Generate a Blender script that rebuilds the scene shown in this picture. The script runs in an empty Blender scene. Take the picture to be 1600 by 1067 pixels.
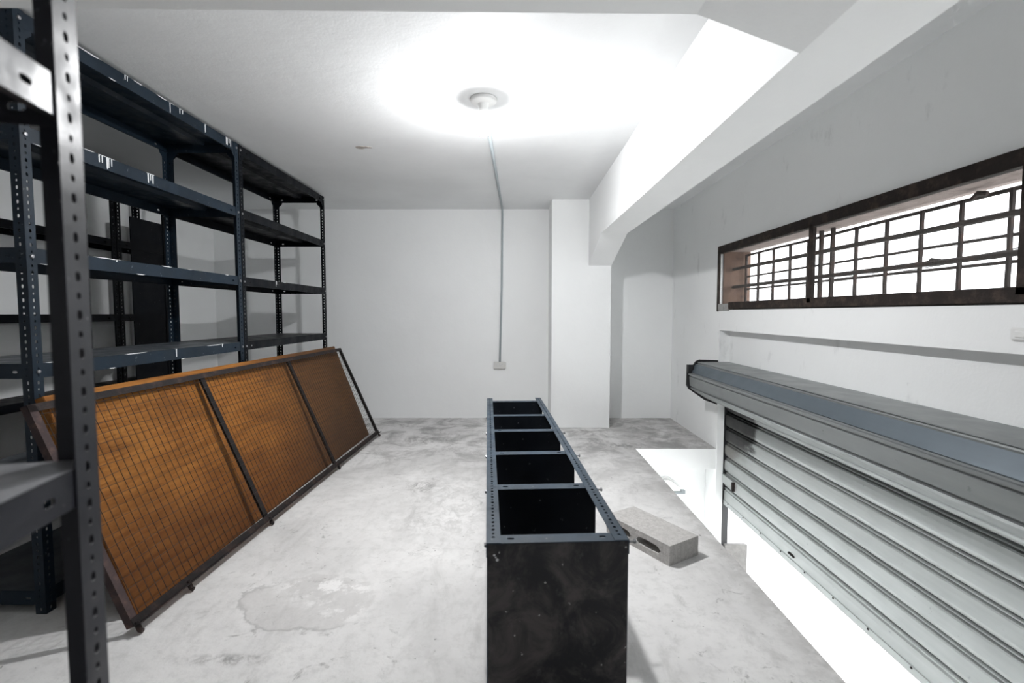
import bpy, bmesh, math, random
from mathutils import Vector, Matrix

random.seed(7)
S = bpy.context.scene
COL = S.collection

# ------------------------------------------------------------------ camera, world, exposure
cam_d = bpy.data.cameras.new('camera')
cam = bpy.data.objects.new('camera', cam_d)
COL.objects.link(cam)
S.camera = cam
F_PX = 755.0
cam_d.sensor_width = 36.0
cam_d.lens = F_PX / 1600.0 * 36.0
cam_d.clip_start = 0.02
cam.location = (0, 0, 1.12)
cam.rotation_euler = (math.radians(90) - math.atan(43.5 / F_PX), 0, math.atan(3 / F_PX))
cam_d.dof.use_dof = True
cam_d.dof.focus_distance = 3.0
cam_d.dof.aperture_fstop = 2.8

W = bpy.data.worlds.new('overcast_sky')
S.world = W
W.use_nodes = True
W.node_tree.nodes['Background'].inputs[0].default_value = (0.94, 0.97, 1.0, 1)
W.node_tree.nodes['Background'].inputs[1].default_value = 1.9
S.view_settings.view_transform = 'Standard'
S.view_settings.look = 'None'
S.view_settings.gamma = 1.0
S.view_settings.use_curve_mapping = False
S.view_settings.exposure = 2.2
BULB = 470.0
S.cycles.max_bounces = 10
S.cycles.diffuse_bounces = 7
S.cycles.transparent_max_bounces = 16
S.cycles.use_denoising = True
S.cycles.sample_clamp_indirect = 8.0

# ------------------------------------------------------------------ room dimensions (metres)
XL, XR = -3.17, 1.68          # left and right wall faces
YB, YF = 5.14, -2.0           # back wall face, wall behind the camera
ZC = 2.213                    # ceiling
ZG = -2.35                    # ground floor below the mezzanine
XE = 1.01                     # edge of the mezzanine slab
YE = 3.96                     # the slab reaches the right wall beyond this
SX = -1.744                   # front plane of the shelving row


# ------------------------------------------------------------------ helpers
def link(o, parent=None):
    COL.objects.link(o)
    if parent is not None:
        o.parent = parent
    return o


def tag(o, label=None, cat=None, group=None, kind=None):
    if label: o['label'] = label
    if cat: o['category'] = cat
    if group: o['group'] = group
    if kind: o['kind'] = kind
    return o


def empty(name, loc=(0, 0, 0), rz=0.0):
    o = bpy.data.objects.new(name, None)
    o.empty_display_size = 0.1
    o.location = loc
    o.rotation_euler = (0, 0, rz)
    return link(o)


def mesh_of(bm, name, mat=None, smooth=False, recalc=True):
    if recalc:
        bmesh.ops.recalc_face_normals(bm, faces=bm.faces[:])
    me = bpy.data.meshes.new(name)
    bm.to_mesh(me)
    bm.free()
    if mat is not None:
        me.materials.append(mat)
    if smooth:
        for p in me.polygons:
            p.use_smooth = True
    return me


def obj(name, bm_or_me, mat=None, parent=None, smooth=False):
    me = bm_or_me
    if isinstance(me, bmesh.types.BMesh):
        me = mesh_of(me, name, mat, smooth)
    return link(bpy.data.objects.new(name, me), parent)


def box(bm, x0, x1, y0, y1, z0, z1, M=None):
    c = [(x0, y0, z0), (x1, y0, z0), (x1, y1, z0), (x0, y1, z0), (x0, y0, z1), (x1, y0, z1), (x1, y1, z1), (x0, y1, z1)]
    v = [bm.verts.new((M @ Vector(p)) if M else p) for p in c]
    for f in ((0, 3, 2, 1), (4, 5, 6, 7), (0, 1, 5, 4), (1, 2, 6, 5), (2, 3, 7, 6), (3, 0, 4, 7)):
        bm.faces.new([v[i] for i in f])
    return v


def prism(bm, pts, a, b, fn):
    """closed profile pts (2-D) swept from a to b; fn(p, t) -> 3-D point"""
    n = len(pts)
    A = [bm.verts.new(fn(p, a)) for p in pts]
    B = [bm.verts.new(fn(p, b)) for p in pts]
    for i in range(n):
        j = (i + 1) % n
        bm.faces.new((A[i], A[j], B[j], B[i]))
    bm.faces.new(A[::-1])
    bm.faces.new(B)


def tube(bm, path, r, n=8, caps=True):
    path = [Vector(p) for p in path]
    rings = []
    for i, p in enumerate(path):
        d = (path[min(i + 1, len(path) - 1)] - path[max(i - 1, 0)]).normalized()
        a = d.orthogonal().normalized() if i == 0 else (rings_a - d * rings_a.dot(d)).normalized()
        rings_a = a
        b = d.cross(a)
        rings.append([bm.verts.new(p + (a * math.cos(2 * math.pi * k / n) + b * math.sin(2 * math.pi * k / n)) * r) for k in range(n)])
    for A, B in zip(rings, rings[1:]):
        for k in range(n):
            bm.faces.new((A[k], A[(k + 1) % n], B[(k + 1) % n], B[k]))
    if caps:
        bm.faces.new(rings[0][::-1])
        bm.faces.new(rings[-1])


def lathe(bm, prof, n=32, M=None):
    M = M or Matrix()
    rings = []
    for r, z in prof:
        if r < 1e-6:
            rings.append([bm.verts.new(M @ Vector((0, 0, z)))])
        else:
            rings.append([bm.verts.new(M @ Vector((r * math.cos(2 * math.pi * k / n), r * math.sin(2 * math.pi * k / n), z))) for k in range(n)])
    for A, B in zip(rings, rings[1:]):
        for k in range(n):
            q = [A[k % len(A)], A[(k + 1) % len(A)], B[(k + 1) % len(B)], B[k % len(B)]]
            u = []
            for v in q:
                if v not in u:
                    u.append(v)
            if len(u) >= 3:
                bm.faces.new(u)


def perf(bm, L, Wd, T, holes, fn, pad=0.002):
    """strip L x Wd with thickness T and rounded holes (s, t, hs, ht); fn(s, t, n) -> point"""
    V = lambda s, t, n: bm.verts.new(fn(s, t, n))

    def slab(s0, s1):
        if s1 - s0 < 1e-5:
            return
        for n in (0, T):
            bm.faces.new([V(s0, 0, n), V(s1, 0, n), V(s1, Wd, n), V(s0, Wd, n)])
        for t in (0, Wd):
            bm.faces.new([V(s0, t, 0), V(s1, t, 0), V(s1, t, T), V(s0, t, T)])
    cur = 0.0
    for (s, t, hs, ht) in holes:
        a, b = s - hs - pad, s + hs + pad
        slab(cur, a)
        cur = b
        outer = [(b, t), (b, Wd), (s, Wd), (a, Wd), (a, t), (a, 0), (s, 0), (b, 0)]
        k = 0.80
        inner = [(s + hs, t), (s + hs * k, t + ht * k), (s, t + ht), (s - hs * k, t + ht * k), (s - hs, t), (s - hs * k, t - ht * k), (s, t - ht), (s + hs * k, t - ht * k)]
        O = {n: [V(p[0], p[1], n) for p in outer] for n in (0, T)}
        I = {n: [V(p[0], p[1], n) for p in inner] for n in (0, T)}
        for i in range(8):
            j = (i + 1) % 8
            for n in (0, T):
                bm.faces.new([O[n][i], O[n][j], I[n][j], I[n][i]])
            bm.faces.new([I[0][i], I[0][j], I[T][j], I[T][i]])
        for i in (1, 2, 5, 6):
            j = i + 1
            bm.faces.new([O[0][i], O[0][j], O[T][j], O[T][i]])
    slab(cur, L)
    for s in (0, L):
        bm.faces.new([V(s, 0, 0), V(s, Wd, 0), V(s, Wd, T), V(s, 0, T)])


# ------------------------------------------------------------------ materials
def new_mat(name):
    m = bpy.data.materials.new(name)
    m.use_nodes = True
    nt = m.node_tree
    return m, nt, nt.nodes['Principled BSDF']


class NT:
    def __init__(s, nt):
        s.nt = nt

    def n(s, typ, **kw):
        nd = s.nt.nodes.new(typ)
        for k, v in kw.items():
            setattr(nd, k, v)
        return nd

    def put(s, sock, v):
        if isinstance(v, bpy.types.NodeSocket):
            s.nt.links.new(v, sock)
        elif v is not None:
            if isinstance(v, tuple) and len(v) == 3 and sock.type == 'RGBA':
                v = v + (1,)
            sock.default_value = v

    def noise(s, vec=None, scale=5, detail=4, rough=0.55, dist=0.0):
        nd = s.n('ShaderNodeTexNoise')
        s.put(nd.inputs['Vector'], vec)
        nd.inputs['Scale'].default_value = scale
        nd.inputs['Detail'].default_value = detail
        nd.inputs['Roughness'].default_value = rough
        nd.inputs['Distortion'].default_value = dist
        return nd.outputs['Fac']

    def ramp(s, fac, lo, hi, a=0.0, b=1.0):
        nd = s.n('ShaderNodeMapRange')
        nd.interpolation_type = 'SMOOTHSTEP'
        s.put(nd.inputs[0], fac)
        for i, v in enumerate((lo, hi, a, b)):
            s.put(nd.inputs[i + 1], v)
        return nd.outputs[0]

    def math(s, op, a, b=None, c=None):
        nd = s.n('ShaderNodeMath', operation=op)
        for i, v in enumerate((a, b, c)):
            s.put(nd.inputs[i], v)
        return nd.outputs[0]

    def mix(s, fac, a, b, blend='MIX'):
        nd = s.n('ShaderNodeMix', data_type='RGBA', blend_type=blend)
        s.put(nd.inputs[0], fac)
        s.put(nd.inputs[6], a)
        s.put(nd.inputs[7], b)
        return nd.outputs[2]

    def map(s, vec, scale=(1, 1, 1), loc=(0, 0, 0), rot=(0, 0, 0)):
        nd = s.n('ShaderNodeMapping')
        s.put(nd.inputs[0], vec)
        nd.inputs['Location'].default_value = loc
        nd.inputs['Rotation'].default_value = rot
        nd.inputs['Scale'].default_value = scale
        return nd.outputs[0]

    def pos(s):
        return s.n('ShaderNodeNewGeometry').outputs['Position']

    def obj(s):
        return s.n('ShaderNodeTexCoord').outputs['Object']

    def xyz(s, v):
        nd = s.n('ShaderNodeSeparateXYZ')
        s.put(nd.inputs[0], v)
        return nd.outputs

    def bump(s, h, strength=0.2, dist=0.01):
        nd = s.n('ShaderNodeBump')
        nd.inputs['Strength'].default_value = strength
        nd.inputs['Distance'].default_value = dist
        s.put(nd.inputs['Height'], h)
        return nd.outputs[0]


def mat_plaster(name, base, blot=0.05, dirt=0.0):
    m, nt, b = new_mat(name)
    g = NT(nt)
    p = g.pos()
    c = g.mix(g.ramp(g.noise(p, 1.3, 5, 0.6), 0.35, 0.7), base, tuple(x * (1 - blot) for x in base))
    spots = g.ramp(g.noise(p, 14, 3, 0.6), 0.74, 0.80)
    c = g.mix(g.math('MULTIPLY', spots, 0.18), c, (0.25, 0.25, 0.25))
    if dirt:
        d = g.ramp(g.noise(g.map(p, (1, 1, 0.45)), 6, 5, 0.65), 0.60, 0.72)
        c = g.mix(g.math('MULTIPLY', d, dirt), c, (0.30, 0.31, 0.31))
    g.put(b.inputs['Base Color'], c)
    b.inputs['Roughness'].default_value = 0.62
    b.inputs['Specular IOR Level'].default_value = 0.25
    h = g.math('ADD', g.noise(p, 9, 4), g.math('MULTIPLY', g.noise(p, 90, 2), 0.15))
    g.put(b.inputs['Normal'], g.bump(h, 0.12, 0.02))
    return m


def mat_concrete_floor():
    m, nt, b = new_mat('worn_concrete_floor')
    g = NT(nt)
    p = g.pos()
    s = g.xyz(p)
    c = g.mix(g.ramp(g.noise(p, 1.1, 6, 0.62, 0.4), 0.32, 0.70), (0.72, 0.71, 0.70), (0.54, 0.532, 0.525))
    c = g.mix(g.math('MULTIPLY', g.ramp(g.noise(g.map(p, (2.4, 0.8, 1)), 2.3, 6, 0.7, 0.8), 0.50, 0.72), 0.55), c, (0.43, 0.423, 0.415))
    c = g.mix(g.math('MULTIPLY', g.ramp(g.noise(p, 5.5, 5, 0.7), 0.60, 0.72), 0.45), c, (0.74, 0.73, 0.71))
    c = g.mix(g.math('MULTIPLY', g.ramp(g.noise(p, 19, 6, 0.75), 0.46, 0.66), 0.30), c, (0.40, 0.395, 0.385))
    # scattered dark scuffs
    sc = g.math('MULTIPLY', g.ramp(g.noise(p, 9, 6, 0.75, 1.2), 0.58, 0.68), g.ramp(g.noise(p, 1.7, 2), 0.42, 0.58))
    c = g.mix(g.math('MULTIPLY', sc, 0.6), c, (0.20, 0.195, 0.19))
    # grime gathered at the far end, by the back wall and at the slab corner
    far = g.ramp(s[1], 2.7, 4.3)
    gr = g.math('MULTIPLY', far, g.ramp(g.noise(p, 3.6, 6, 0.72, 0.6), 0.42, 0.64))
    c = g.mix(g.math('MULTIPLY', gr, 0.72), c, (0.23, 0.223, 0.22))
    # dirt along the free slab edge
    ed = g.math('MULTIPLY', g.ramp(s[0], 0.88, 1.0), g.ramp(g.noise(p, 6, 5, 0.7), 0.35, 0.6))
    c = g.mix(g.math('MULTIPLY', ed, 0.45), c, (0.30, 0.29, 0.28))
    # the old spill: irregular outline with a darker rim and pale flakes inside
    wob = g.math('MULTIPLY', g.math('SUBTRACT', g.noise(p, 5.5, 4, 0.6), 0.5), 0.85)
    dx = g.math('DIVIDE', g.math('ADD', s[0], 0.80), 0.27)
    dy = g.math('DIVIDE', g.math('SUBTRACT', s[1], 1.83), 0.19)
    r = g.math('ADD', g.math('SQRT', g.math('ADD', g.math('MULTIPLY', dx, dx), g.math('MULTIPLY', dy, dy))), wob)
    inside = g.ramp(r, 0.97, 0.90)
    rim = g.math('MULTIPLY', g.ramp(r, 0.90, 0.955), g.ramp(r, 1.02, 0.96))
    c = g.mix(g.math('MULTIPLY', inside, 0.42), c, (0.475, 0.462, 0.452))
    c = g.mix(g.math('MULTIPLY', g.math('MULTIPLY', rim, g.ramp(g.math('ADD', dx, dy), 0.5, -0.6)), 0.45), c, (0.24, 0.235, 0.23))
    fl = g.math('MULTIPLY', g.ramp(r, 1.15, 0.7), g.math('MULTIPLY', g.ramp(g.math('ADD', dx, dy), -0.7, 0.3), g.ramp(g.noise(p, 9, 6, 0.72), 0.48, 0.62)))
    c = g.mix(g.math('MULTIPLY', fl, 0.75), c, (0.82, 0.81, 0.80))
    # brushed-in dirt marks
    for (mx, my, ra, rb, st_) in ((-0.60, 3.08, 0.13, 0.16, 0.75), (-0.78, 4.22, 0.34, 0.26, 0.6), (0.93, 4.05, 0.24, 0.16, 0.75), (-0.40, 2.75, 0.40, 0.7, 0.3), (-0.92, 1.50, 0.22, 0.04, 0.7)):
        ax_ = g.math('DIVIDE', g.math('SUBTRACT', s[0], mx), ra)
        ay_ = g.math('DIVIDE', g.math('SUBTRACT', s[1], my), rb)
        rr = g.math('SQRT', g.math('ADD', g.math('MULTIPLY', ax_, ax_), g.math('MULTIPLY', ay_, ay_)))
        mk = g.math('MULTIPLY', g.ramp(rr, 1.0, 0.2), g.ramp(g.noise(g.map(p, (1.6, 1, 1)), 9, 6, 0.75, 1.0), 0.42, 0.62))
        c = g.mix(g.math('MULTIPLY', mk, st_), c, (0.19, 0.185, 0.18))
    # small dark bits
    bits = g.ramp(g.noise(p, 42, 2, 0.5), 0.735, 0.77)
    c = g.mix(g.math('MULTIPLY', bits, 0.7), c, (0.12, 0.115, 0.11))
    g.put(b.inputs['Base Color'], c)
    b.inputs['Roughness'].default_value = 0.7
    b.inputs['Specular IOR Level'].default_value = 0.15
    h = g.math('ADD', g.noise(p, 6, 6, 0.65), g.math('MULTIPLY', g.noise(p, 70, 3), 0.25))
    g.put(b.inputs['Normal'], g.bump(h, 0.22, 0.02))
    return m


def mat_steel(name, base=(0.0075, 0.0150, 0.0245), worn=(0.30, 0.31, 0.33), wear=0.4, rough=0.42, dust=0.22, spec=0.24, dustc=(0.33, 0.33, 0.33)):
    m, nt, b = new_mat(name)
    g = NT(nt)
    o = g.obj()
    c = g.mix(g.ramp(g.noise(o, 6, 5, 0.6), 0.35, 0.75), base, tuple(x * 1.55 for x in base))
    w = g.ramp(g.noise(g.map(o, (1, 1, 1)), 38, 4, 0.7), 0.665, 0.70)
    c = g.mix(g.math('MULTIPLY', w, wear), c, worn)
    # settled dust on faces that look up
    nz = g.xyz(g.n('ShaderNodeNewGeometry').outputs['Normal'])[2]
    d = g.math('MULTIPLY', g.ramp(nz, 0.6, 0.95), g.ramp(g.noise(o, 4, 5, 0.6), 0.2, 0.7, 0.35, 1.0))
    c = g.mix(g.math('MULTIPLY', d, dust), c, dustc)
    g.put(b.inputs['Base Color'], c)
    g.put(b.inputs['Roughness'], g.ramp(g.noise(o, 12, 4), 0.3, 0.7, rough - 0.08, rough + 0.15))
    b.inputs['Specular IOR Level'].default_value = spec
    g.put(b.inputs['Normal'], g.bump(g.noise(o, 60, 3), 0.06, 0.004))
    return m


def mat_scuffed():
    m, nt, b = new_mat('scuffed_black_sheet')
    g = NT(nt)
    o = g.obj()
    c = g.mix(g.ramp(g.noise(o, 7, 6, 0.68, 0.8), 0.42, 0.66), (0.0045, 0.0055, 0.008), (0.075, 0.064, 0.063))
    c = g.mix(g.math('MULTIPLY', g.ramp(g.noise(g.map(o, (1, 1, 1), (3, 1, 2)), 13, 5, 0.7), 0.58, 0.72), 0.7), c, (0.12, 0.11, 0.112))
    c = g.mix(g.ramp(g.noise(o, 45, 2, 0.5), 0.725, 0.75), c, (0.42, 0.41, 0.40))
    g.put(b.inputs['Base Color'], c)
    b.inputs['Roughness'].default_value = 0.5
    return m


def mat_simple(name, col, rough=0.5, metal=0.0, var=0.12, scale=12, bump=0.05, spec=0.4):
    m, nt, b = new_mat(name)
    g = NT(nt)
    o = g.obj()
    c = g.mix(g.noise(o, scale, 4, 0.6), tuple(min(1, x * (1 + var)) for x in col), tuple(x * (1 - var) for x in col))
    g.put(b.inputs['Base Color'], c)
    b.inputs['Roughness'].default_value = rough
    b.inputs['Metallic'].default_value = metal
    b.inputs['Specular IOR Level'].default_value = spec
    if bump:
        g.put(b.inputs['Normal'], g.bump(g.noise(o, scale * 4, 3), bump, 0.005))
    return m


def mat_wood():
    m, nt, b = new_mat('orange_stained_plywood')
    g = NT(nt)
    o = g.obj()
    ou = g.xyz(o)
    grain = g.noise(g.map(o, (1.2, 18, 18)), 3.0, 6, 0.62, 0.6)
    c = g.mix(g.ramp(grain, 0.3, 0.72), (0.315, 0.132, 0.030), (0.205, 0.076, 0.017))
    st = g.ramp(g.noise(g.map(o, (1.3, 2.4, 2.4)), 1.9, 5, 0.65, 0.5), 0.44, 0.70)
    c = g.mix(g.math('MULTIPLY', st, 0.65), c, (0.105, 0.040, 0.012))
    # darker reddish lower edge and darker, greyer far end of the sheet
    low_dark = g.ramp(g.math('ADD', ou[1], g.math('MULTIPLY', g.noise(g.map(o, (2, 2, 2)), 2.2, 4), 0.35)), 0.72, 0.26)
    c = g.mix(g.math('MULTIPLY', low_dark, 0.72), c, (0.075, 0.026, 0.010))
    far_dark = g.ramp(g.math('ADD', ou[0], g.math('MULTIPLY', g.noise(o, 1.7, 4), 0.5)), 1.25, 2.4)
    c = g.mix(g.math('MULTIPLY', far_dark, 0.72), c, (0.070, 0.042, 0.026))
    sp = g.ramp(g.noise(o, 26, 3, 0.6), 0.70, 0.76)
    c = g.mix(g.math('MULTIPLY', sp, 0.35), c, (0.30, 0.19, 0.10))
    g.put(b.inputs['Base Color'], c)
    b.inputs['Roughness'].default_value = 0.6
    b.inputs['Specular IOR Level'].default_value = 0.1
    g.put(b.inputs['Normal'], g.bump(grain, 0.08, 0.004))
    return m


def mat_rust(name, a=(0.016, 0.013, 0.013), r=(0.058, 0.036, 0.030), rough=0.75):
    m, nt, b = new_mat(name)
    g = NT(nt)
    o = g.obj()
    c = g.mix(g.ramp(g.noise(o, 16, 5, 0.7), 0.45, 0.72), a, r)
    g.put(b.inputs['Base Color'], c)
    b.inputs['Roughness'].default_value = rough
    b.inputs['Specular IOR Level'].default_value = 0.25
    g.put(b.inputs['Normal'], g.bump(g.noise(o, 90, 4), 0.3, 0.004))
    return m


def mat_shutter(name, base, stained):
    m, nt, b = new_mat(name)
    g = NT(nt)
    p = g.pos()
    s = g.xyz(p)
    c = g.mix(g.ramp(g.noise(g.map(p, (1, 0.25, 3)), 3, 5, 0.6), 0.3, 0.7), base, tuple(x * 0.82 for x in base))
    c = g.mix(g.math('MULTIPLY', g.ramp(g.noise(p, 22, 4, 0.65), 0.67, 0.73), 0.4), c, (0.10, 0.11, 0.115))
    if stained:
        e = g.math('ADD', s[1], g.math('MULTIPLY', g.math('SUBTRACT', g.noise(g.map(p, (1, 1, 2.5)), 3.5, 4, 0.6), 0.5), 0.5))
        z = g.ramp(s[2], 0.03, 0.09)
        soot = g.math('MULTIPLY', g.ramp(e, 3.44, 3.54), z)
        c = g.mix(g.math('MULTIPLY', soot, 0.94), c, (0.014, 0.013, 0.013))
        z2 = g.ramp(s[2], -0.10, -0.04)
        br = g.math('MULTIPLY', g.ramp(e, 3.55, 3.85), g.math('MULTIPLY', z2, g.math('SUBTRACT', 1.0, z)))
        c = g.mix(g.math('MULTIPLY', br, 0.7), c, (0.10, 0.085, 0.07))
    g.put(b.inputs['Base Color'], c)
    b.inputs['Metallic'].default_value = 0.35
    g.put(b.inputs['Roughness'], g.ramp(g.noise(p, 8, 4), 0.3, 0.7, 0.36, 0.52))
    return m


def mat_block():
    m, nt, b = new_mat('porous_grey_concrete')
    g = NT(nt)
    o = g.obj()
    v = g.n('ShaderNodeTexVoronoi')
    g.put(v.inputs['Vector'], o)
    v.inputs['Scale'].default_value = 160
    c = g.mix(g.ramp(g.noise(o, 60, 5, 0.75), 0.3, 0.7), (0.54, 0.525, 0.51), (0.40, 0.385, 0.37))
    c = g.mix(g.ramp(v.outputs['Distance'], 0.22, 0.05), c, (0.22, 0.21, 0.20))
    g.put(b.inputs['Base Color'], c)
    b.inputs['Roughness'].default_value = 0.9
    b.inputs['Specular IOR Level'].default_value = 0.1
    h = g.math('ADD', g.noise(o, 120, 4, 0.7), g.ramp(v.outputs['Distance'], 0.0, 0.3))
    g.put(b.inputs['Normal'], g.bump(h, 0.6, 0.004))
    return m


def mat_screen():
    m, nt, b = new_mat('fine_insect_screen')
    g = NT(nt)
    b.inputs['Base Color'].default_value = (0.16, 0.15, 0.14, 1)
    b.inputs['Roughness'].default_value = 0.6
    p = g.xyz(g.pos())
    lines = []
    for k in (1, 2):
        f = g.math('FRACT', g.math('MULTIPLY', p[k], 260.0))
        lines.append(g.math('LESS_THAN', f, 0.13))
    a = g.math('MAXIMUM', lines[0], lines[1])
    tr = g.n('ShaderNodeBsdfTransparent')
    mx = g.n('ShaderNodeMixShader')
    nt.links.new(a, mx.inputs[0])
    nt.links.new(tr.outputs[0], mx.inputs[1])
    nt.links.new(b.outputs[0], mx.inputs[2])
    nt.links.new(mx.outputs[0], nt.nodes['Material Output'].inputs[0])
    return m


def mat_emit(name, col, strength):
    m, nt, b = new_mat(name)
    b.inputs['Base Color'].default_value = (0.9, 0.9, 0.9, 1)
    b.inputs['Emission Color'].default_value = col + (1,)
    b.inputs['Emission Strength'].default_value = strength
    return m


M = dict(
    wall=mat_plaster('white_wall_paint', (0.885, 0.895, 0.895), 0.03),
    wallr=mat_plaster('scuffed_white_wall_paint', (0.885, 0.895, 0.895), 0.03, 0.20),
    ceil=mat_plaster('white_ceiling_paint', (0.84, 0.85, 0.855), 0.07),
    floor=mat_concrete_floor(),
    steel=mat_steel('navy_enamelled_steel'),
    steel_b=mat_steel('black_enamelled_steel', (0.0035, 0.0045, 0.0065), wear=0.2, dust=0.06, spec=0.10),
    steel_n=mat_steel('grey_navy_enamelled_steel', (0.013, 0.0135, 0.019), wear=0.35, rough=0.36, dust=0.85, spec=0.5, dustc=(0.60, 0.60, 0.62)),
    steel_l=mat_steel('slate_blue_enamelled_steel', (0.020, 0.034, 0.050), wear=0.4, dust=0.05),
    scuff=mat_scuffed(),
    bolt=mat_simple('zinc_bolt', (0.30, 0.30, 0.31), 0.4, 0.7),
    drip=mat_simple('white_paint_drip', (0.78, 0.79, 0.80), 0.5),
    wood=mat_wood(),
    rust=mat_rust('rusty_dark_iron'),
    rustg=mat_rust('grille_rusty_iron', (0.016, 0.011, 0.010), (0.060, 0.028, 0.018)),
    rustw=mat_rust('red_brown_iron', (0.050, 0.034, 0.034), (0.115, 0.068, 0.058)),
    rustd=mat_rust('blackened_iron', (0.008, 0.007, 0.0075), (0.022, 0.015, 0.014)),
    wire=mat_rust('mesh_wire', (0.030, 0.022, 0.018), (0.075, 0.05, 0.035)),
    frame=mat_rust('dark_stained_window_wood', (0.020, 0.015, 0.013), (0.065, 0.045, 0.036)),
    reveal=mat_rust('brown_weathered_reveal', (0.14, 0.085, 0.060), (0.055, 0.030, 0.022)),
    revealt=mat_rust('pinkish_weathered_reveal', (0.30, 0.245, 0.225), (0.19, 0.15, 0.135)),
    greyed=mat_rust('greyed_paint_on_wood', (0.34, 0.34, 0.33), (0.10, 0.095, 0.09)),
    footc=mat_simple('dark_concrete', (0.13, 0.125, 0.12), 0.9, var=0.35, scale=30, bump=0.3, spec=0.1),  # even dark base, set low so the outdoor face keeps tone
    hoodg=mat_shutter('galvanised_hood_sheet', (0.27, 0.285, 0.285), False),
    slat=mat_shutter('galvanised_shutter_slat', (0.44, 0.46, 0.455), True),
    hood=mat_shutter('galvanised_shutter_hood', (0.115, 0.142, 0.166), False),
    black=mat_simple('black_end_plate', (0.012, 0.012, 0.013), 0.6),
    block=mat_block(),
    plastic=mat_simple('white_plastic', (0.78, 0.78, 0.77), 0.35, var=0.03),
    outlet=mat_simple('cream_plastic', (0.66, 0.655, 0.635), 0.4, var=0.03),
    conduit=mat_simple('grey_pvc_conduit', (0.36, 0.40, 0.42), 0.45, var=0.05),
    chip=mat_simple('bare_plaster_chip', (0.42, 0.38, 0.35), 0.85, var=0.5, scale=60),
    screen=mat_screen(),
    bulb=mat_emit('lit_bulb', (0.985, 0.99, 1.0), BULB),
    neck=mat_emit('glowing_bulb_neck', (0.985, 0.99, 1.0), 1.1),
    roof=mat_simple('pale_roof_sheet', (0.115, 0.098, 0.090), 0.9, spec=0.05),
    pave=mat_simple('pale_paving', (0.62, 0.61, 0.59), 0.8),
    cable=mat_simple('black_cable', (0.03, 0.03, 0.03), 0.6),
    slot=mat_simple('dark_slot', (0.02, 0.02, 0.02), 0.6),
)


# ------------------------------------------------------------------ the setting
def struct(name, bm, mat, label=None, parent=None):
    o = obj(name, bm, mat, parent)
    if parent is None:
        tag(o, label, name.split('_')[0], kind='structure')
    return o


bm = bmesh.new()
T = 0.172
pts = [(XL, YF), (XE, YF), (XE, YE), (XR, YE), (XR, YB), (XL, YB)]
prism(bm, pts, -T, 0.0, lambda p, t: Vector((p[0], p[1], t)))
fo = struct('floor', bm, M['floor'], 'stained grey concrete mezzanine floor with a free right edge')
fo.data.materials.append(M['wall'])
for pl in fo.data.polygons:
    pl.material_index = 0 if pl.normal.z > 0.5 else 1

bm = bmesh.new()
box(bm, XL - 0.2, XR + 0.25, YF - 0.2, YB + 0.2, ZC, ZC + 0.15)
struct('ceiling', bm, M['ceil'], 'white painted concrete ceiling')

bm = bmesh.new()
box(bm, XL - 0.2, XR + 0.25, YB, YB + 0.2, -T, ZC)
struct('wall_back', bm, M['wall'], 'white painted back wall with a conduit running down it')
bm = bmesh.new()
box(bm, XL - 0.2, XL, YF, YB, ZG, ZC)
struct('wall_left', bm, M['wall'], 'white painted wall behind the shelving rows')
bm = bmesh.new()
box(bm, XL - 0.2, XR + 0.25, YF - 0.2, YF, ZG, ZC)
struct('wall_front', bm, M['wall'], 'white painted wall behind the camera')

WY0, WY1, WZ0, WZ1 = 0.45, 3.985, 1.150, 1.655       # window opening
RY0, RY1, RZ = -0.9, 3.95, 0.985                     # shutter recess
bm = bmesh.new()
XO = XR + 0.25
box(bm, XR, XO, WY1, YB, RZ, ZC)                       # beyond the window
box(bm, XR, XO, RY1, YB, ZG, RZ)                       # beyond the shutter
box(bm, XR, XO, YF, WY1, WZ1, ZC)                      # above the window
box(bm, XR, XO, YF, WY1, RZ, WZ0)                      # under the window
box(bm, XR, XO, YF, WY0, WZ0, WZ1)
box(bm, XR + 0.08, XO, RY0, RY1, 0.40, RZ)             # back of the recess
box(bm, XR, XO, YF, RY0, ZG, RZ)
struct('wall_right', bm, M['wallr'], 'white painted street wall holding the long window and the roller shutter')

# pillar and beams
bm = bmesh.new()
box(bm, 0.366, 0.939, 4.705, YB, 0, ZC)
struct('trim_1', bm, M['wall'], 'white square pillar standing against the back wall')
bm = bmesh.new()
prof = [(YF, ZC), (YF, 1.772), (4.05, 1.785), (4.705, 1.583), (4.705, ZC)]
prism(bm, prof, 0.722, 0.94, lambda p, t: Vector((t, p[0], p[1])))
struct('trim_2', bm, M['wall'], 'long white ceiling beam with a haunch at the pillar')
bm = bmesh.new()
prof = [(XL, ZC), (XL, 1.912), (0.46, 1.872), (0.722, 1.776), (0.722, ZC)]
prism(bm, prof, 0.98, 1.263, lambda p, t: Vector((p[0], t, p[1])))
struct('trim_3', bm, M['wall'], 'white cross beam overhead with a sloping haunch')

# lower storey seen through the gap
bm = bmesh.new()
box(bm, XL - 0.2, XO, YF - 0.2, YB + 0.2, ZG - 0.15, ZG)
struct('floor_lower', bm, M['pave'], 'pale ground floor below the mezzanine')
bm = bmesh.new()
box(bm, XL, XR, 4.17, 4.35, ZG, -T)
struct('wall_lower', bm, M['wall'], 'bright white ground-floor wall under the mezzanine slab')
bm = bmesh.new()
box(bm, XR + 0.075, XO + 0.01, RY1 - 0.03, RY1, ZG, -0.80)
struct('trim_4', bm, M['footc'], 'rough concrete foot of the shutter jamb')
# outside
bm = bmesh.new()
box(bm, XO, 30, -25, 30, ZG - 0.2, ZG - 0.02)
struct('ground_outside', bm, M['pave'], 'pale street paving outside the shutter')

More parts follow.
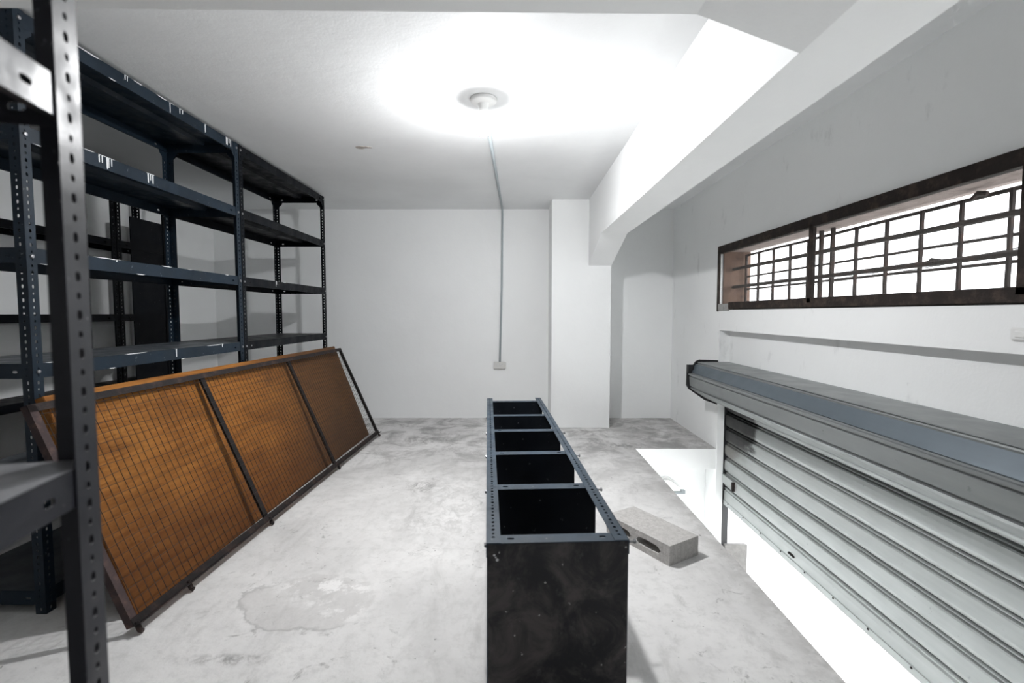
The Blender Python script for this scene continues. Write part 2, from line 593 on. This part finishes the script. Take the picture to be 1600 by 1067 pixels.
# ------------------------------------------------------------------ long window
win = empty('window_1', (XR, WY1, WZ0))
tag(win, 'long low strip window with a dark frame high in the right wall', 'window', kind='structure')


def wbox(name, mat, x0, x1, y0, y1, z0, z1):
    bm = bmesh.new()
    box(bm, x0 - XR, x1 - XR, y0 - WY1, y1 - WY1, z0 - WZ0, z1 - WZ0)
    bmesh.ops.bevel(bm, geom=bm.edges[:], offset=0.003, segments=1, affect='EDGES')
    return obj(name, bm, mat, win)


x0, x1 = XR - 0.012, XR + 0.03
wbox('screen_rail', M['frame'], x0, x1, WY0, WY1 + 0.012, WZ1 - 0.050, WZ1 + 0.010)
wbox('screen_rail', M['frame'], x0, x1, WY0, WY1 - 0.20, WZ0 + 0.006, WZ0 + 0.060)
wbox('screen_stile', M['frame'], x0, x1 - 0.02, WY1 - 0.004, WY1 + 0.012, WZ0 - 0.012, WZ1 - 0.050)
wbox('screen_rail', M['greyed'], x0 + 0.006, x1, WY1 - 0.20, WY1 + 0.004, WZ0 - 0.008, WZ0 + 0.050)
for y in (2.755, 1.605):
    wbox('screen_stile', M['frame'], x0, XR + 0.012, y - 0.019, y + 0.019, WZ0 + 0.03, WZ1 - 0.03)
# lining of the reveal
wbox('reveal_side', M['reveal'], XR + 0.03, XO, WY1 - 0.012, WY1 - 0.001, WZ0 + 0.01, WZ1 - 0.01)
wbox('reveal_head', M['revealt'], XR + 0.03, XO, WY0, WY1 - 0.012, WZ1 - 0.034, WZ1 - 0.001)
wbox('reveal_sill', M['frame'], XR + 0.03, XO, WY0, WY1 - 0.012, WZ0 + 0.001, WZ0 + 0.045)
bm = bmesh.new()
box(bm, 0.010, 0.0103, WY0 - WY1, 0.01, -0.005, WZ1 - WZ0 - 0.05)
obj('insect_screen', bm, M['screen'], win)

# wrought grille in the outer plane of the window
gr = empty('window_grille', (1.88, 2.2, WZ0 + 0.03))
tag(gr, 'rusty iron window grille of upright and level bars', 'grille')


def gbar(name, x, y0, y1, z0, z1, half, wob=0.0012):
    bm = bmesh.new()
    o = Vector(gr.location)
    n = 14
    A, B = Vector((x, y0, z0)) - o, Vector((x, y1, z1)) - o
    path = []
    for i in range(n + 1):
        t = i / n
        path.append(A.lerp(B, t) + Vector((0, random.uniform(-wob, wob), random.uniform(-wob, wob))))
    tube(bm, path, half, 6)
    return obj(name, bm, M['rustg'], gr)


GY0, GY1 = 0.46, 3.955
zt, zb = 1.592, WZ0 + 0.046
for y in (3.945, 3.747, 3.534, 3.322, 3.12, 2.687, 2.470, 2.262, 2.063, 1.858, 1.652, 1.446, 1.24, 1.03, 0.82, 0.61):
    gbar('upright_bar', 1.88, y, y, zb, zt, 0.0105)
for y in (2.968, 2.862):
    gbar('upright_bar', 1.865, y, y, zb, WZ1 - 0.035, 0.014)
for z, h in ((1.591, 0.009), (1.419, 0.0075), (1.318, 0.0075)):
    gbar('level_bar', 1.892, GY0, GY1, z, z, h)
for z in (1.479, 1.336):
    gbar('level_bar', 1.79, GY0, 3.972, z, z, 0.0125)
# curled leaf ornament and tie on the bars
for y, z in ((1.97, 1.592), (2.17, 1.35)):
    bm = bmesh.new()
    o = Vector(gr.location)
    tube(bm, [Vector((1.865, y - 0.03, z)) - o, Vector((1.855, y, z + 0.008)) - o, Vector((1.865, y + 0.03, z - 0.004)) - o], 0.011, 6)
    obj('tie', bm, M['rustg'], gr)

# things outside the window
for i, (x, y, z, rz, w, d, lab) in enumerate(((6.0, 9.3, 0.75, 0.35, 5.5, 3.4, 'pale sheet roof outside, nearest the far end of the strip window'),
                                             (11.0, 9.0, 1.0, 0.1, 8.0, 3.0, 'pale sheet roof outside, farther off beyond the window grille'))):
    rf = empty('neighbour_roof', (x, y, z), rz)
    tag(rf, lab, 'roof')
    n = 12
    for k in range(n):
        bm = bmesh.new()
        u0, u1 = -w / 2 + w * k / n, -w / 2 + w * (k + 1) / n
        pr = [(u0, 0), (u0 + 0.1, 0.0), (u0 + 0.14, 0.05), (u0 + 0.19, 0.05), (u0 + 0.23, 0), (u1, 0), (u1, -0.02), (u0, -0.02)]
        prism(bm, pr, 0, d, lambda p, t: Vector((t - d / 2, p[0], p[1] + (t - d / 2) * 0.16)))
        obj('roof_sheet', bm, M['roof'], rf)
    bm = bmesh.new()
    box(bm, -d / 2 + 0.2, d / 2 - 0.2, -w / 2 + 0.2, w / 2 - 0.2, ZG - z - 0.02, -0.30)
    obj('house_wall', bm, M['pave'], rf)
for i, (a, b, lab) in enumerate((((3.6, -2, 2.05), (4.4, 12, 1.62), 'upper thin black cable strung outside the strip window'),
                                ((3.4, -2, 1.98), (4.1, 12, 1.55), 'lower thin black cable strung outside the strip window'))):
    bm = bmesh.new()
    A, B = Vector(a), Vector(b)
    tube(bm, [A.lerp(B, t / 16) - Vector((0, 0, 0.25 * math.sin(math.pi * t / 16))) for t in range(17)], 0.006, 5)
    tag(obj('overhead_cable', bm, M['cable']), lab, 'cable')

# ------------------------------------------------------------------ roller shutter
sh = empty('roller_shutter', (1.76, RY1, -0.46))
tag(sh, 'half raised galvanised roller shutter with a long hood in the right wall', 'shutter')
so = Vector(sh.location)
hood = [(1.755, 0.726), (1.60, 0.7255), (1.512, 0.7235), (1.507, 0.721), (1.516, 0.715), (1.512, 0.709), (1.496, 0.706), (1.450, 0.643), (1.456, 0.637), (1.450, 0.632), (1.436, 0.631), (1.436, 0.617), (1.450, 0.613), (1.450, 0.607), (1.444, 0.604), (1.452, 0.526), (1.464, 0.522), (1.464, 0.514), (1.454, 0.512), (1.470, 0.495), (1.59, 0.42), (1.70, 0.372), (1.755, 0.372)]
bm = bmesh.new()
prism(bm, hood, RY0 + 0.02, 3.965, lambda p, t: Vector((p[0], t, p[1])) - so)
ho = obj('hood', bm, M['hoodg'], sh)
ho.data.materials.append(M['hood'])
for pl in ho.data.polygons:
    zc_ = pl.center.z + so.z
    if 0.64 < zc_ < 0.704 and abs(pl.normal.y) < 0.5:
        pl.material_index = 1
bm = bmesh.new()
cap = [(1.755, 0.732), (1.53, 0.742), (1.50, 0.728), (1.462, 0.672), (1.462, 0.70), (1.428, 0.70), (1.426, 0.53), (1.446, 0.498), (1.58, 0.405), (1.70, 0.362), (1.755, 0.362)]
prism(bm, cap, 3.965, 3.985, lambda p, t: Vector((p[0], t, p[1])) - so)
obj('end_plate', bm, M['black'], ho)
bm = bmesh.new()
box(bm, 1.425, 1.47, 3.930, 3.965, 0.635, 0.702, Matrix.Translation(-so))
obj('end_bracket', bm, M['black'], ho)

# one slat profile (x towards the room is negative), shared by all slats
P = 0.1255
sl = [(0.014, 0.0), (0.006, -0.001), (-0.003, -0.003), (-0.0055, -0.0065), (-0.003, -0.0095), (0.006, -0.011), (0.007, -0.0145), (-0.009, -0.017), (-0.0145, -0.022),
      (-0.0165, -0.045), (-0.0170, -0.070), (-0.0165, -0.090), (-0.0135, -0.101), (-0.0075, -0.111), (0.002, -0.1185), (0.013, -0.1225), (0.014, -0.1254), (0.018, -0.1254), (0.018, 0.0)]
bm = bmesh.new()
prism(bm, sl, RY0 + 0.03 - RY1, -0.004, lambda p, t: Vector((p[0], t, p[1])))
slat_me = mesh_of(bm, 'slat', M['slat'])
top = 0.435
for k in range(6):
    o = obj('slat', slat_me, parent=sh)
    o.location = Vector((1.762, RY1, top - P * k)) - so
zb_ = top - 6 * P
bm = bmesh.new()
br = [(0.010, 0), (-0.004, -0.001), (-0.010, -0.005), (-0.009, -0.011), (-0.001, -0.014), (-0.003, -0.019), (-0.012, -0.024), (-0.0145, -0.05), (-0.0145, -0.104), (-0.019, -0.106), (-0.019, -0.142), (0.016, -0.142), (0.016, 0)]
prism(bm, br, RY0 + 0.03 - RY1, -0.004, lambda p, t: Vector((p[0], t, p[1])))
rail = obj('bottom_rail', bm, M['slat'], sh)
rail.location = Vector((1.762, RY1, zb_)) - so
for y in (3.86, 3.60, 3.34, 3.08, 2.82, 2.56, 2.30, 2.04, 1.78):
    bm = bmesh.new()
    lathe(bm, [(0.0, 0.004), (0.004, 0.0035), (0.006, 0.0), (0.006, -0.001)], 10, Matrix.Translation((-0.019, y - RY1, -0.112)) @ Matrix.Rotation(-math.pi / 2, 4, 'Y'))
    obj('rivet', bm, M['rust'], rail)
bm = bmesh.new()
box(bm, -0.024, -0.010, 2.93 - RY1, 3.00 - RY1, -0.085, -0.068)
bmesh.ops.bevel(bm, geom=bm.edges[:], offset=0.006, segments=2, affect='EDGES')
obj('knob', bm, M['rust'], rail)
bm = bmesh.new()
box(bm, 1.728, 1.748, 3.76, 3.945, -0.275, -0.205, Matrix.Translation(-so))
lt = obj('latch_plate', bm, M['slat'], sh)
bm = bmesh.new()
box(bm, 1.724, 1.75, 3.752, 3.772, -0.285, -0.215, Matrix.Translation(-so))
obj('latch_bolt', bm, M['rust'], lt)
bm = bmesh.new()
box(bm, 1.735, 1.785, RY1 - 0.003, RY1 + 0.001, ZG, 0.37, Matrix.Translation(-so))
obj('guide_rail', bm, M['black'], sh)


# ------------------------------------------------------------------ slotted-angle shelving
FL, TH = 0.040, 0.0022


def post_mesh(H, mat, FL=FL):
    bm = bmesh.new()
    holes = []
    n = int((H - 0.01) / 0.025)
    for i in range(n):
        s = 0.018 + i * 0.025
        if s + 0.012 > H:
            break
        holes.append((s, FL * 0.5, 0.0068, 0.0048) if i % 2 == 0 else (s, FL * 0.5, 0.0046, 0.0038))
    perf(bm, H, FL, TH, holes, lambda s, t, n: Vector((t, n, s)))
    perf(bm, H, FL, TH, holes, lambda s, t, n: Vector((n, t, s)))
    return mesh_of(bm, 'post', mat)


def shelf_mesh(D, L, fh, mat):
    """folded tray: plate on top, four flanges folded down, a stiffening channel underneath"""
    bm = bmesh.new()
    e = 0.0024
    t = 0.0014
    box(bm, -D + e, -e, e, L - e, -t, 0)
    q_ = 0.092 if L > 0.5 else 0.068
    sl_ = [(q_, fh * 0.45, 0.010, 0.005), (L - q_, fh * 0.45, 0.010, 0.005)]
    sd = [(0.068, fh * 0.45, 0.010, 0.005), (D - 0.068, fh * 0.45, 0.010, 0.005)]
    cut = lambda Ln, hs: [(max(0.02, min(Ln - 0.02, s - e)), a, b, c) for (s, a, b, c) in hs]
    perf(bm, L - 2 * e, fh, t, cut(L - 2 * e, sl_), lambda s, q, n: Vector((-e - n, e + s, -fh + q)))
    perf(bm, L - 2 * e, fh, t, cut(L - 2 * e, sl_), lambda s, q, n: Vector((-D + e + n, e + s, -fh + q)))
    perf(bm, D - 2 * e, fh, t, cut(D - 2 * e, sd), lambda s, q, n: Vector((-e - s, e + n, -fh + q)))
    perf(bm, D - 2 * e, fh, t, cut(D - 2 * e, sd), lambda s, q, n: Vector((-e - s, L - e - n, -fh + q)))
    # return lips
    box(bm, -e - 0.012, -e - t, e, L - e, -fh, -fh + t)
    box(bm, -D + e + t, -D + e + 0.012, e, L - e, -fh, -fh + t)
    # stiffener
    c = -D / 2
    pr = [(c - 0.045, -t), (c - 0.03, -0.02), (c + 0.03, -0.02), (c + 0.045, -t)]
    prism(bm, pr, 0.03, L - 0.03, lambda p, q: Vector((p[0], q, p[1])))
    return mesh_of(bm, 'shelf', mat)


gus = {}


def gusset_mesh(sz, mat):
    if (sz, mat.name) not in gus:
        bm = bmesh.new()
        prism(bm, [(0, 0), (sz, 0), (sz, -0.012), (0.012, -sz), (0, -sz)], 0, 0.0016, lambda p, t: Vector((p[0], t, p[1])))
        gus[(sz, mat.name)] = mesh_of(bm, 'gusset', mat)
    return gus[(sz, mat.name)]


def bolt_mesh(length):
    bm = bmesh.new()
    lathe(bm, [(0, 0.006), (0.0065, 0.0055), (0.0075, 0.004), (0.0075, 0), (0.0035, -0.0001), (0.0035, -length), (0, -length)], 6)
    return mesh_of(bm, 'bolt', M['bolt'])


BOLT = bolt_mesh(0.012)
BOLT_L = bolt_mesh(0.024)
PM, SM = {}, {}


def unit(name, label, group, D, L, H, levels, mat, fh=0.055, gussets=True, post_mat=None, fl=FL):
    r = empty(name)
    tag(r, label, 'shelf', group)
    pm = post_mat or mat
    if (H, pm.name) not in PM:
        PM[(H, pm.name)] = post_mesh(H, pm, fl)
    for (x, y, a) in ((-D, 0, 0), (0, 0, 90), (0, L, 180), (-D, L, 270)):
        o = obj('post', PM[(H, pm.name)], parent=r)
        o.location = (x, y, 0)
        o.rotation_euler = (0, 0, math.radians(a))
    key = (D, L, fh, mat.name)
    if key not in SM:
        SM[key] = shelf_mesh(D, L, fh, mat)
    shelves = []
    for z in levels:
        o = obj('shelf', SM[key], parent=r)
        o.location = (0, 0, z)
        shelves.append(o)
    if gussets:
        zt_ = levels[0] - fh
        g = gusset_mesh(0.065, mat)
        for (x, y, a) in ((-0.003, 0.003, 90), (-0.003, L - 0.003, 270), (-D + 0.003, 0.003, 90), (-D + 0.003, L - 0.003, 270),
                          (-0.003, 0.003, 180), (-D + 0.003, 0.003, 0), (-0.003, L - 0.003, 180), (-D + 0.003, L - 0.003, 0)):
            o = obj('gusset', g, parent=r)
            o.location = (x, y, zt_)
            o.rotation_euler = (0, 0, math.radians(a))
    return r, shelves


def bolts(r, pts, me=None):
    """pts: (x, y, z, axis) axis +x / -x / +y / -y = direction the head faces"""
    rot = {'+x': (0, math.pi / 2, 0), '-x': (0, -math.pi / 2, 0), '+y': (-math.pi / 2, 0, 0), '-y': (math.pi / 2, 0, 0)}
    for (x, y, z, ax) in pts:
        o = obj('bolt', me or BOLT, parent=r)
        o.location = (x, y, z)
        o.rotation_euler = rot[ax]


def drips(shelf, L, fh, clusters, edge=0.5, seed=1):
    """runs of white paint over the front flange of a shelf"""
    rnd = random.Random(seed)
    bm = bmesh.new()
    x0, x1 = -0.0023, -0.0012
    for (y, w, n, mx) in clusters:
        box(bm, -0.012, x1, y - w / 2, y + w / 2, -0.0015, 0.0006)
        for k in range(n):
            yy = y - w / 2 + w * (k + rnd.random() * 0.7) / max(1, n)
            ln = mx * fh * rnd.uniform(0.55, 1.0)
            h = rnd.uniform(0.002, 0.0045)
            prism(bm, [(yy - h, 0.0004), (yy + h, 0.0004), (yy + h * 0.8, -ln * 0.8), (yy + h * 0.6, -ln), (yy - h * 0.6, -ln), (yy - h * 0.8, -ln * 0.8)], x0, x1, lambda p, t: Vector((t, p[0], p[1])))
    y = 0.05
    while y < L - 0.08:
        ln = rnd.uniform(0.02, 0.16)
        if rnd.random() < edge:
            q = rnd.choice((0, 0, -fh + 0.002))
            prism(bm, [(y, q), (y + ln * 0.5, q + 0.0006), (y + ln, q), (y + ln * 0.7, q - rnd.uniform(0.002, 0.005)), (y + ln * 0.2, q - 0.0025)], x0, x1, lambda p, t: Vector((t, p[0], p[1])))
        y += ln + rnd.uniform(0.02, 0.14)
    return tag(obj('paint_drips', bm, M['drip'], shelf), 'white paint runs', kind='stuff')


LV = [2.190, 1.790, 1.357, 0.938, 0.500, 0.090]
H_ = 2.192
GRP = 'standing shelving units on the left'
# unit beside the board, nearer of the row
rA, sA = unit('shelving_unit', 'tall navy steel shelving unit with white paint drips, behind the leaning wooden board', GRP, 0.455, 1.375, H_, LV, M['steel'])
rA.location = (SX, 1.735, 0)
drips(sA[0], 1.375, 0.055, [(0.50, 0.02, 2, 0.5), (0.79, 0.03, 1, 1.0), (0.86, 0.03, 2, 0.5), (1.06, 0.012, 1, 1.0), (1.28, 0.06, 4, 0.9)], 0.55, 3)
drips(sA[1], 1.375, 0.055, [(0.37, 0.08, 5, 1.0), (0.62, 0.05, 3, 0.9)], 0.35, 4)
drips(sA[2], 1.375, 0.055, [(0.4, 0.02, 1, 0.2)], 0.75, 5)
drips(sA[3], 1.375, 0.055, [(0.75, 0.012, 1, 0.8), (1.15, 0.012, 1, 0.6)], 0.8, 6)
# farther unit of the row
rB, sB = unit('shelving_unit', 'tall black steel shelving unit nearest the back wall', GRP, 0.455, 1.385, H_, LV, M['steel_b'])
rB.location = (SX, 3.115, 0)
drips(sB[2], 1.385, 0.055, [(0.45, 0.015, 2, 0.7)], 0.05, 8)
bolts(rB, [(-0.02, 1.385, 2.03, '+y'), (-0.02, 1.385, 0.91, '+y')], BOLT_L)
for sft, r_ in ((LV, rA), (LV, rB)):
    bolts(r_, [(0.0, 0.02, z - 0.03, '+x') for z in sft[:5]] + [(0.0, 1.355, z - 0.03, '+x') for z in sft[:5]])

# near unit by the camera
LN = [1.90, 1.412, 0.922, 0.43, 0.07]
rN, sN = unit('shelving_unit', 'grey steel shelving unit close to the camera at the left edge', GRP, 0.43, 1.40, 2.10, LN, M['steel_n'], fh=0.05, fl=0.046)
a = math.radians(13)
cx, cy = -0.570, 0.650
rN.rotation_euler = (0, 0, a)
rN.location = (cx + 1.40 * math.sin(a), cy - 1.40 * math.cos(a), 0)
bolts(rN, [(-0.02, 1.40 - 0.0005, z - 0.025, '-y') for z in (1.412, 0.922)])

# second row, against the left wall
LC = [2.15, 1.655, 1.115, 0.60, 0.09]
rC, sC = unit('shelving_unit', 'dark steel shelving unit against the left wall in the second row', GRP, 0.255, 1.40, H_, LC, M['steel_b'], fh=0.05)
rC.location = (-2.88, 2.125, 0)
rD, sD = unit('shelving_unit', 'narrow dark shelving unit with a closed sheet side in the second row', GRP, 0.255, 0.51, H_, LC, M['steel_b'], fh=0.05)
rD.location = (-2.88, 3.53, 0)
bm = bmesh.new()
box(bm, -0.012, -0.005, 0.135, 0.506, 0.10, 1.85)
obj('side_sheet', bm, M['steel_b'], rD)

# unit lying on its side in the middle of the floor
HL, DL, WL = 2.25, 0.500, 0.393
LL = [2.249, 1.846, 1.424, 1.006, 0.622, 0.148]
rL, sL = unit('shelving_unit', 'narrow slate steel shelving unit lying on the concrete floor', None, DL, WL, HL, LL, M['steel_l'], fh=0.05, gussets=False)
rL['group'] = 'shelving units'
del rL['group']
R3 = Matrix(((0, 1, 0), (0, 0, -1), (-1, 0, 0)))
yaw = Matrix.Rotation(math.atan2(0.122, 2.25), 3, 'Z')
Mx = (yaw @ R3).to_4x4()
Mx.translation = Vector((-0.197, 3.519, 0.0005))
rL.matrix_world = Mx
for i, z in enumerate(LL):
    bm = bmesh.new()
    box(bm, -DL + 0.004, -0.004, 0.004, WL - 0.004, 0.0002, 0.0012)
    sp = obj('shelf_sheet', bm, M['scuff'] if i == 0 else M['steel_b'], sL[i])
    if i == 0:
        tag(sp, 'scuffed black face sheet')
bolts(rL, [(-DL + 0.02, WL + 0.022, z - 0.03, '+y') for z in LL[:4]], BOLT_L)
bolts(rL, [(-DL + 0.02, -0.0, z - 0.03, '-y') for z in LL[:5]])
bm = bmesh.new()
for (y, z, r_) in ((0.022, 0.034, 0.0032), (0.030, 0.047, 0.0042), (0.026, 0.040, 0.0024)):
    lathe(bm, [(0, 0.0022), (r_, 0.0014), (r_, 0.001)], 10, Matrix.Translation((-DL + z, y, 0)))
tag(obj('paint_drips', bm, M['drip'], sL[0]), 'white paint spots', kind='stuff')

# ------------------------------------------------------------------ leaning wire-mesh frame
P0, P1 = Vector((-1.322, 1.615, 0.032)), Vector((-1.238, 4.372, 0.032))
T0, T1 = Vector((-1.643, 1.615, 0.823)), Vector((-1.600, 4.372, 0.803))
u = (P1 - P0).normalized()
v = ((T0 - P0) + (T1 - P1)) / 2
v = (v - u * v.dot(u)).normalized()
nrm = u.cross(v)
MF = Matrix((u, v, nrm)).transposed().to_4x4()
MF.translation = P0
LU, LVv = (P1 - P0).length, 0.848
mf = empty('mesh_panel')
mf.matrix_world = MF
tag(mf, 'rusty steel frame panel of wire mesh leaning in front of the wooden board', 'panel')
w = 0.028


def fbar(name, pts, a, b, axis, mat=None):
    bm = bmesh.new()
    if axis == 'u':
        prism(bm, pts, a, b, lambda p, t: Vector((t, p[0], p[1])))
    else:
        prism(bm, pts, a, b, lambda p, t: Vector((p[0], t, p[1])))
    return obj(name, bm, mat or M['rust'], mf)


t_ = 0.004
fbar('bottom_rail', [(0, 0), (w, 0), (w, t_), (t_, t_), (t_, w), (0, w)], 0, LU, 'u')
fbar('top_rail', [(LVv, 0), (LVv, -w), (LVv - t_, -w), (LVv - t_, -t_), (LVv - w, -t_), (LVv - w, 0)], 0, LU, 'u')
fbar('side_stile', [(0, 0), (0, -w), (t_, -w), (t_, -t_), (w, -t_), (w, 0)], 0, LVv, 'v', M['rustw'])
fbar('side_stile', [(LU, 0), (LU, -w), (LU - t_, -w), (LU - t_, -t_), (LU - w, -t_), (LU - w, 0)], 0, LVv, 'v', M['rustd'])
bays = [w * 0.3, 0.882, 1.795, LU - w * 0.3]
for c in bays[1:3]:
    fbar('mid_bar', [(c - 0.017, -0.011), (c - 0.002, -0.011), (c - 0.002, -0.028), (c + 0.002, -0.028), (c + 0.002, -0.011), (c + 0.017, -0.011), (c + 0.017, -0.0068), (c - 0.017, -0.0068)], 0, LVv, 'v', M['rustd'])
for c in (0.012, 0.27, 0.882, 1.795, LU - 0.03):
    bm = bmesh.new()
    tube(bm, [(c, 0.012, 0.004), (c, -0.022, 0.004), (c, -0.028, 0.012)], 0.009, 8)
    obj('hinge_peg', bm, M['rust'], mf)
rw = 0.0012
rnd = random.Random(5)
for q in range(3):
    a_, b_ = bays[q], bays[q + 1]
    bm = bmesh.new()
    n = int(round((b_ - a_) / 0.0345))
    for k in range(1, n):
        x = a_ + (b_ - a_) * k / n
        j = [rnd.uniform(-0.0016, 0.0016) for _ in range(7)]
        tube(bm, [(x + j[i], 0.006 + (LVv - 0.012) * i / 6, -0.0052) for i in range(7)], rw, 4, False)
    for k in range(1, 21):
        y = LVv * k / 21
        s = 24
        ph = rnd.uniform(0, 6)
        tube(bm, [(a_ + (b_ - a_) * i / s, y + 0.0022 * math.sin(ph + i * 0.7) + rnd.uniform(-0.001, 0.001), -0.0032) for i in range(s + 1)], rw, 4, False)
    tag(obj('wire_mesh', bm, M['wire'], mf), kind='stuff')

# the board behind it
bB0, bB1 = Vector((-1.395, 1.72, 0.006)), Vector((-1.340, 4.415, 0.006))
bT0, bT1 = Vector((-1.693, 1.72, 0.826)), Vector((-1.655, 4.415, 0.806))
u2 = (bB1 - bB0).normalized()
v2 = ((bT0 - bB0) + (bT1 - bB1)) / 2
v2 = (v2 - u2 * v2.dot(u2)).normalized()
MB = Matrix((u2, v2, u2.cross(v2))).transposed().to_4x4()
MB.translation = bB0
bm = bmesh.new()
box(bm, 0, (bB1 - bB0).length, 0, 0.872, -0.036, 0)
bmesh.ops.bevel(bm, geom=bm.edges[:], offset=0.002, segments=2, affect='EDGES')
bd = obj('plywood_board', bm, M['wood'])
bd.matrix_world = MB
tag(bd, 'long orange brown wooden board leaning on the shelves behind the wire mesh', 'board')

# ------------------------------------------------------------------ hollow concrete block
b0 = Vector((0.690, 2.086, 0.0))
du = (Vector((0.474, 2.433, 0)) - b0).normalized()
dv = Vector((du.y, -du.x, 0))
bm = bmesh.new()
Lb, Hb, Wb = 0.405, 0.092, 0.196
perf(bm, Lb, Hb, Wb, [(0.125, 0.047, 0.075, 0.020), (0.302, 0.047, 0.068, 0.020)], lambda s, t, n: Vector((s, n, t)), 0.006)
bmesh.ops.remove_doubles(bm, verts=bm.verts[:], dist=0.0001)
bmesh.ops.subdivide_edges(bm, edges=[e for e in bm.edges if e.calc_length() > 0.03], cuts=5, use_grid_fill=True)
rnd = random.Random(11)
for vt in bm.verts:
    k = 0.0011 if 0.003 < vt.co.z < Hb - 0.003 else 0.0008
    if vt.co.z < 0.002:
        k = 0
    vt.co += Vector((rnd.uniform(-1, 1), rnd.uniform(-1, 1), rnd.uniform(-1, 0.3))) * k
cb = obj('concrete_block', bm, M['block'])
# local y (n) must run from the left-hand long face towards the right
cb.matrix_world = Matrix((
    (du.x, dv.x, 0, b0.x), (du.y, dv.y, 0, b0.y), (0, 0, 1, 0), (0, 0, 0, 1)))
tag(cb, 'grey hollow concrete block lying flat beside the toppled shelving unit', 'block')

# ------------------------------------------------------------------ ceiling lamp, conduit, outlet
lp = empty('ceiling_lamp', (-0.155, 2.53, ZC))
tag(lp, 'white porcelain ceiling lamp holder with a glowing bare bulb', 'lamp')
bm = bmesh.new()
lathe(bm, [(0, 0), (0.066, 0), (0.068, -0.004), (0.067, -0.013), (0.060, -0.018), (0.045, -0.020), (0.030, -0.026), (0.0, -0.026)], 40)
obj('ceiling_rose', bm, M['plastic'], lp, True)
bm = bmesh.new()
lathe(bm, [(0.030, -0.024), (0.027, -0.034), (0.024, -0.040), (0.024, -0.060), (0.021, -0.064), (0.019, -0.066), (0.0, -0.066)], 32)
obj('socket', bm, M['plastic'], lp, True)
bm = bmesh.new()
lathe(bm, [(0.017, -0.062), (0.020, -0.072), (0.027, -0.086), (0.038, -0.105), (0.0445, -0.121), (0.0465, -0.134), (0.0470, -0.141), (0.0445, -0.1525), (0.042, -0.1525)], 32)
obj('bulb_neck', bm, M['neck'], lp, True)
bm = bmesh.new()
pr = []
for k in range(0, 11):
    an = math.radians(-20 - 70 * k / 10)
    pr.append((0.047 * math.cos(an) if k < 10 else 0.0, -0.137 + 0.047 * math.sin(an)))
lathe(bm, pr, 32)
obj('bulb', bm, M['bulb'], lp, True)

bm = bmesh.new()
r_c = 0.0105
tube(bm, [(-0.154, 2.60, ZC - r_c), (-0.137, 4.0, ZC - r_c), (-0.121, 5.07, ZC - r_c), (-0.121, 5.108, ZC - r_c - 0.006), (-0.121, YB - r_c, ZC - 0.05), (-0.128, YB - r_c, 1.4), (-0.150, YB - r_c, 0.60)], r_c, 12)
cd = obj('cable_conduit', bm, M['conduit'], None, True)
tag(cd, 'thin grey conduit from the ceiling lamp down the back wall', 'conduit')

ot = empty('wall_outlet', (-0.150, YB, 0.572))
tag(ot, 'small cream surface outlet box at the foot of the conduit', 'outlet')
bm = bmesh.new()
box(bm, -0.066, 0.066, -0.034, 0, -0.036, 0.036)
bmesh.ops.bevel(bm, geom=bm.edges[:], offset=0.004, segments=2, affect='EDGES')
obj('outlet_box', bm, M['outlet'], ot)
for dx in (-0.026, 0.020):
    bm = bmesh.new()
    box(bm, dx - 0.014, dx + 0.014, -0.0355, -0.033, -0.006, 0.016)
    so_ = obj('socket_face', bm, M['plastic'], ot)
    bm = bmesh.new()
    for q in (-0.006, 0.006):
        box(bm, dx + q - 0.0015, dx + q + 0.0015, -0.0362, -0.035, 0.0, 0.010)
    obj('slot', bm, M['slot'], so_)

wp = empty('wall_switch', (XR, 1.585, 1.052))
tag(wp, 'pale switch plate on the right wall under the window', 'switch')
bm = bmesh.new()
box(bm, -0.010, 0, -0.05, 0.05, -0.022, 0.022)
bmesh.ops.bevel(bm, geom=bm.edges[:], offset=0.004, segments=2, affect='EDGES')
obj('plate', bm, M['plastic'], wp)
bm = bmesh.new()
box(bm, -0.014, -0.008, -0.03, 0.03, -0.011, 0.011)
bmesh.ops.bevel(bm, geom=bm.edges[:], offset=0.002, segments=1, affect='EDGES')
obj('rocker', bm, M['plastic'], wp)

# chipped plaster on the ceiling
bm = bmesh.new()
rnd = random.Random(2)
pts = []
for k in range(14):
    an = 2 * math.pi * k / 14
    q = rnd.uniform(0.6, 1.15)
    pts.append((0.055 * q * math.cos(an), 0.028 * q * math.sin(an)))
prism(bm, pts, -0.003, 0.0, lambda p, t: Vector((p[0], p[1], t)))
ch = obj('plaster_chip', bm, M['chip'])
ch.location = (-0.994, 3.243, ZC)
tag(ch, 'small patch of broken plaster on the ceiling', 'plaster')

# lamp on the ground-floor wall and steel stub at the slab edge
wl = empty('bulkhead_lamp', (1.375, 4.17, -0.40))
tag(wl, 'white oval bulkhead lamp on the ground-floor wall seen through the gap', 'lamp')
for nm, sx, sz, d in (('base', 0.115, 0.062, 0.03), ('cover', 0.10, 0.05, 0.062)):
    bm = bmesh.new()
    pts = []
    for k in range(28):
        an = 2 * math.pi * k / 28
        pts.append((sx * (abs(math.cos(an)) ** 0.7) * (1 if math.cos(an) > 0 else -1), sz * (abs(math.sin(an)) ** 0.7) * (1 if math.sin(an) > 0 else -1)))
    ca, sa = math.cos(math.radians(-40)), math.sin(math.radians(-40))
    prism(bm, pts, -d, 0, lambda p, t: Vector((p[0] * ca - p[1] * sa, t, p[0] * sa + p[1] * ca)))
    obj(nm, bm, M['plastic'], wl)
bm = bmesh.new()
box(bm, 0, 0.07, -0.012, 0.012, -0.012, 0.0)
box(bm, 0.045, 0.07, -0.012, 0.012, 0.0, 0.012)
st = obj('steel_stub', bm, M['conduit'])
st.location = (XE, 3.0, -0.004)
tag(st, 'short steel stub sticking out of the free floor edge', 'bracket')
